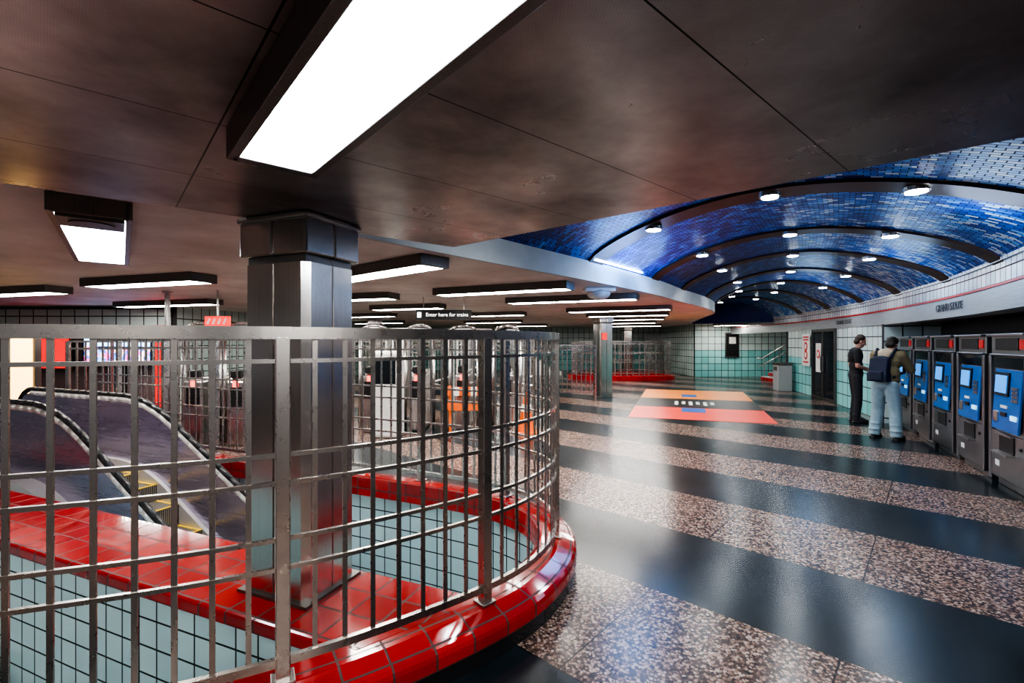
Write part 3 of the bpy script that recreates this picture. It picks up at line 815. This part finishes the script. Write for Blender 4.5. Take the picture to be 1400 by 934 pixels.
bm = B(); box(bm, (0, 0, -.03), (.44, .3, .06)); finish("mount", bm, WHITE, t, bevel=.02)
bm = B(); ball(bm, (0, 0, -.08), (.17, .17, .09), seg=24); finish("dome", bm, plain("smoky_white", (.55, .56, .56), .2), t, smooth=True)

# ------------------------------------------------------------ people
SKIN = plain("skin_light", (.50, .27, .19), .5, 0, .05); SKIN2 = plain("skin_warm", (.38, .20, .13), .5, 0, .05)
HAIR = plain("dark_hair", (.02, .014, .01), .6, 0, .3, 60); HAIR2 = plain("brown_hair", (.05, .03, .02), .6, 0, .3, 60)
TEE = plain("black_cotton", (.014, .014, .016), .85); PANT = plain("black_trousers", (.022, .022, .027), .85)
JEAN = plain("light_denim", (.28, .38, .42), .85, 0, .25, 20); JACK = plain("olive_jacket", (.22, .17, .09), .8, 0, .3, 10)
HOOD = plain("tan_hood", (.48, .38, .26), .85); PACK = plain("navy_backpack", (.012, .018, .04), .7); SHOE = plain("dark_shoe", (.02, .02, .02), .5)
def limb(bm, p1, p2, r1, r2):
    cyl(bm, p1, p2, r1, r2, 16); ball(bm, p1, r1); ball(bm, p2, r2)
def hand(bm, w, d, side, curl):
    w = Vector(w); d = Vector(d).normalized(); upv = Vector((0, 0, 1)); lat = d.cross(upv).normalized(); nrm = lat.cross(d).normalized()
    limb(bm, w, w+d*.04, .024, .026)
    for k in (-1.5, -.5, .5, 1.5): limb(bm, w+d*.03+lat*k*.012, w+d*.085+lat*k*.019, .014, .011)
    for k, l in zip((-1.5, -.5, .5, 1.5), (.030, .036, .040, .035) if side > 0 else (.035, .040, .036, .030)):
        a = w+d*.085+lat*k*.020; b_ = a+(d*math.cos(curl)-nrm*math.sin(curl)+lat*k*.06)*l; c2 = b_+(d*math.cos(curl*2)-nrm*math.sin(curl*2))*l*.85
        limb(bm, a, b_, .009, .0085); limb(bm, b_, c2, .0085, .0075)
    sd = -side
    a = w+d*.03+lat*sd*.03; b_ = a+(d*.6+lat*sd*.7-nrm*.2).normalized()*.04; c2 = b_+(d*.9+lat*sd*.1-nrm*.4).normalized()*.033
    limb(bm, a, b_, .013, .011); limb(bm, b_, c2, .010, .009)
def person(name_label, loc, rz, J, mats, jacket=False):
    skin, hairm, topm, legm = mats
    t = thing("person", name_label, "person", loc, rz)
    V = {k: Vector(v) for k, v in J.items()}
    hd = V['head']; tilt = J['tilt'][0]
    bm = B()
    ball(bm, V['pelvis'], (.15, .10, .12)); ball(bm, V['belly'], (.135, .095, .15)); ball(bm, V['chest'], (.165, .11, .17))
    limb(bm, V['chest'], V['neck'], .09, .055); limb(bm, V['neck'], hd+Vector((0, -.01, -.05)), .056, .056)
    R_ = Matrix.Rotation(-tilt, 3, 'X')
    def hp(x, y, z): return hd + R_ @ Vector((x, y, z))
    ball(bm, hp(0, -.012, .025), (.074, .092, .086), (-tilt, 0, 0), 24); ball(bm, hp(0, .018, -.035), (.058, .070, .08), (-tilt, 0, 0), 20)
    ball(bm, hp(0, .062, -.092), (.024, .020, .018)); limb(bm, hp(0, .082, .012), hp(0, .106, -.026), .008, .013)
    for sx in (-1, 1): ball(bm, hp(sx*.012, .096, -.03), (.009, .011, .008)); ball(bm, hp(sx*.038, .058, -.025), (.022, .022, .022))
    ball(bm, hp(0, .084, -.060), (.024, .012, .006)); ball(bm, hp(0, .085, -.073), (.02, .011, .007)); ball(bm, hp(0, .074, .026), (.055, .016, .009))
    for sx in (-1, 1): ball(bm, hp(sx*.074, -.008, -.01), (.011, .02, .032), (-tilt, 0, 0))
    for s_, sg in (('l', -1), ('r', 1)):
        limb(bm, V['sh_'+s_], V['el_'+s_], .052, .040); limb(bm, V['el_'+s_], V['wr_'+s_], .040, .026)
        limb(bm, V['chest']+Vector((0, 0, .08)), V['sh_'+s_], .08, .055)
        hand(bm, V['wr_'+s_], V['wr_'+s_]-V['el_'+s_], sg, .5)
        limb(bm, V['hip_'+s_], V['kn_'+s_], .085, .058); limb(bm, V['kn_'+s_], V['an_'+s_], .056, .038)
        a = V['an_'+s_]; limb(bm, a-Vector((0, 0, .02)), a+Vector((sg*.01, .11, -.055)), .03, .025)
    finish("body", bm, skin, t, rem=.0055)
    for sx in (-1, 1):
        bm = B(); ball(bm, hp(sx*.031, .078, .004), (.012, .008, .006), (-tilt, 0, 0), 10); finish("eye", bm, BLACK, t, smooth=True)
    bm = B()
    ball(bm, hp(0, -.030, .040), (.083, .090, .084), (-tilt, 0, 0), 24); ball(bm, hp(0, -.055, -.015), (.076, .058, .075), (-tilt, 0, 0), 20)
    for k in range(26):
        a = random.random()*6.28; q = random.random()*1.1
        ball(bm, hp(.075*math.sin(q)*math.cos(a), -.03+.082*math.sin(q)*math.sin(a), .045+.075*math.cos(q)), (.022, .022, .018))
    finish("hair", bm, hairm, t, rem=.007)
    bm = B()
    if jacket:
        ball(bm, V['chest'], (.205, .155, .19)); ball(bm, V['belly'], (.195, .15, .20)); ball(bm, V['belly']+Vector((0, 0, -.10)), (.19, .148, .13))
        ball(bm, V['neck']+Vector((0, -.03, -.04)), (.09, .08, .05))
    else:
        ball(bm, V['chest'], (.18, .125, .18)); ball(bm, V['belly'], (.16, .118, .17)); ball(bm, V['belly']+Vector((0, 0, -.13)), (.165, .12, .13))
        ball(bm, V['neck']+Vector((0, -.01, -.055)), (.08, .068, .03))
    for s_, sg in (('l', -1), ('r', 1)):
        limb(bm, V['chest']+Vector((0, 0, .09)), V['sh_'+s_], .09 if not jacket else .105, .064 if not jacket else .082)
        e = V['el_'+s_]
        if jacket:
            limb(bm, V['sh_'+s_], e, .082, .066); limb(bm, e, V['wr_'+s_], .066, .045)
            for q in (.15, .4, .65): ball(bm, e.lerp(V['wr_'+s_], q), .064-.02*q)
        else: limb(bm, V['sh_'+s_], V['sh_'+s_].lerp(e, .68), .066, .060)
    finish("jacket" if jacket else "t_shirt", bm, topm, t, rem=.010)
    bm = B(); lw = (.105, .088, .080) if jacket else (.098, .072, .060)
    ball(bm, V['pelvis'], (.168, .125, .13))
    for s_ in 'lr':
        limb(bm, V['hip_'+s_], V['kn_'+s_], lw[0], lw[1]); cyl(bm, V['kn_'+s_], V['an_'+s_]-Vector((0, -.01, .045)), lw[1], lw[2], 20)
        for q in (.6, .85): ball(bm, V['kn_'+s_].lerp(V['an_'+s_], q), (lw[2]*1.1, lw[2]*1.1, .03))
    finish("jeans" if jacket else "trousers", bm, legm, t, rem=.010)
    for s_, sg in (('l', -1), ('r', 1)):
        bm = B(); a = V['an_'+s_]
        ball(bm, (a.x, a.y+.02, .06), (.046, .075, .065)); ball(bm, (a.x+sg*.01, a.y+.08, .06), (.044, .09, .045)); ball(bm, (a.x+sg*.012, a.y+.13, .042), (.048, .085, .042)); box(bm, (a.x+sg*.006, a.y+.07, .012), (.085, .26, .024))
        finish("shoe", bm, SHOE, t, rem=.008)
    return t, V
J1 = dict(pelvis=(0, 0, .93), belly=(0, .01, 1.10), chest=(0, .0, 1.31), neck=(0, .03, 1.47), head=(0, .085, 1.60), tilt=(.45, 0, 0),
  sh_l=(-.175, .0, 1.40), sh_r=(.175, .0, 1.40), el_l=(-.22, -.03, 1.12), el_r=(.22, -.02, 1.12), wr_l=(-.12, .18, 1.04), wr_r=(.12, .18, 1.06),
  hip_l=(-.085, 0, .90), hip_r=(.085, 0, .90), kn_l=(-.11, .03, .48), kn_r=(.11, .02, .48), an_l=(-.12, -.02, .09), an_r=(.13, -.03, .09))
P1 = (6.86, 9.35, 0); A1 = math.radians(-112)
p1, V1 = person("person in black t-shirt and black trousers looking down", P1, A1, J1, (SKIN, HAIR2, TEE, PANT))
ph = thing("phone", "dark phone held in both hands", "phone", (0, 0, 0))
Mw = Matrix.Translation(P1) @ Matrix.Rotation(A1, 4, 'Z')
q = Mw @ Vector((-.01, .27, 1.055)); ph.location = q; ph.rotation_euler = (0, 0, A1)
bx("case", ph, BLACK, (0, 0, 0), (.14, .08, .01), bevel=.003, rx=.5); bx("screen", ph, SCRN, (0, -.003, .007), (.12, .07, .002), rx=.5)
J2 = dict(pelvis=(0, -.04, .90), belly=(0, .0, 1.07), chest=(0, .05, 1.28), neck=(0, .11, 1.44), head=(0, .18, 1.54), tilt=(.6, 0, 0),
  sh_l=(-.18, .06, 1.37), sh_r=(.18, .06, 1.37), el_l=(-.24, .12, 1.10), el_r=(.25, .20, 1.14), wr_l=(-.14, .34, 1.12), wr_r=(.12, .42, 1.20),
  hip_l=(-.09, -.04, .88), hip_r=(.09, -.04, .88), kn_l=(-.13, .03, .47), kn_r=(.12, .02, .47), an_l=(-.15, -.06, .09), an_r=(.15, -.02, .09))
P2 = (6.17, 7.72, 0); A2 = math.radians(-64)
p2_, V2 = person("person in olive jacket and light jeans leaning toward a machine", P2, A2, J2, (SKIN2, HAIR, JACK, JEAN), True)
bm = B(); ball(bm, (0, -.02, 1.42), (.115, .08, .06), (.5, 0, 0)); ball(bm, (0, -.06, 1.37), (.09, .06, .09)); finish("hood", bm, HOOD, p2_, rem=.012)
bp = thing("backpack", "dark navy backpack worn on the back", "backpack", P2, A2)
bm = B(); box(bm, (0, -.20, 1.14), (.26, .13, .36), rx=-.2); box(bm, (0, -.215, 1.02), (.28, .17, .14)); ball(bm, (0, -.16, 1.31), (.13, .08, .06)); finish("bag_body", bm, PACK, bp, rem=.014)
bm = B(); box(bm, (0, -.30, 1.04), (.2, .07, .16)); finish("front_pocket", bm, PACK, bp, bevel=.025)
for sx in (-1, 1):
    bm = B(); tube(bm, [Vector((sx*.11, -.12, 1.33)), Vector((sx*.13, .0, 1.475)), Vector((sx*.14, .14, 1.42)), Vector((sx*.16, .195, 1.28)), Vector((sx*.19, .13, 1.10)), Vector((sx*.14, -.1, 1.02))], .02, 8)
    finish("strap", bm, PACK, bp, smooth=True)

# ------------------------------------------------------------ camera, world
cam = bpy.data.cameras.new("camera"); co = bpy.data.objects.new("camera", cam); C.objects.link(co)
co.location = (0, 0, 1.6); co.rotation_euler = (math.pi/2, 0, 0)
cam.sensor_width = 36; cam.lens = 36*640/1400; cam.clip_start = .05
bpy.context.scene.camera = co
w = bpy.data.worlds.new("world"); bpy.context.scene.world = w; w.use_nodes = True
w.node_tree.nodes["Background"].inputs[0].default_value = (.85, .9, 1, 1); w.node_tree.nodes["Background"].inputs[1].default_value = .14
try:
    bpy.context.scene.view_settings.view_transform = 'AgX'
    bpy.context.scene.view_settings.look = 'AgX - High Contrast'
    bpy.context.scene.view_settings.exposure = .4
except Exception as e: print(e)
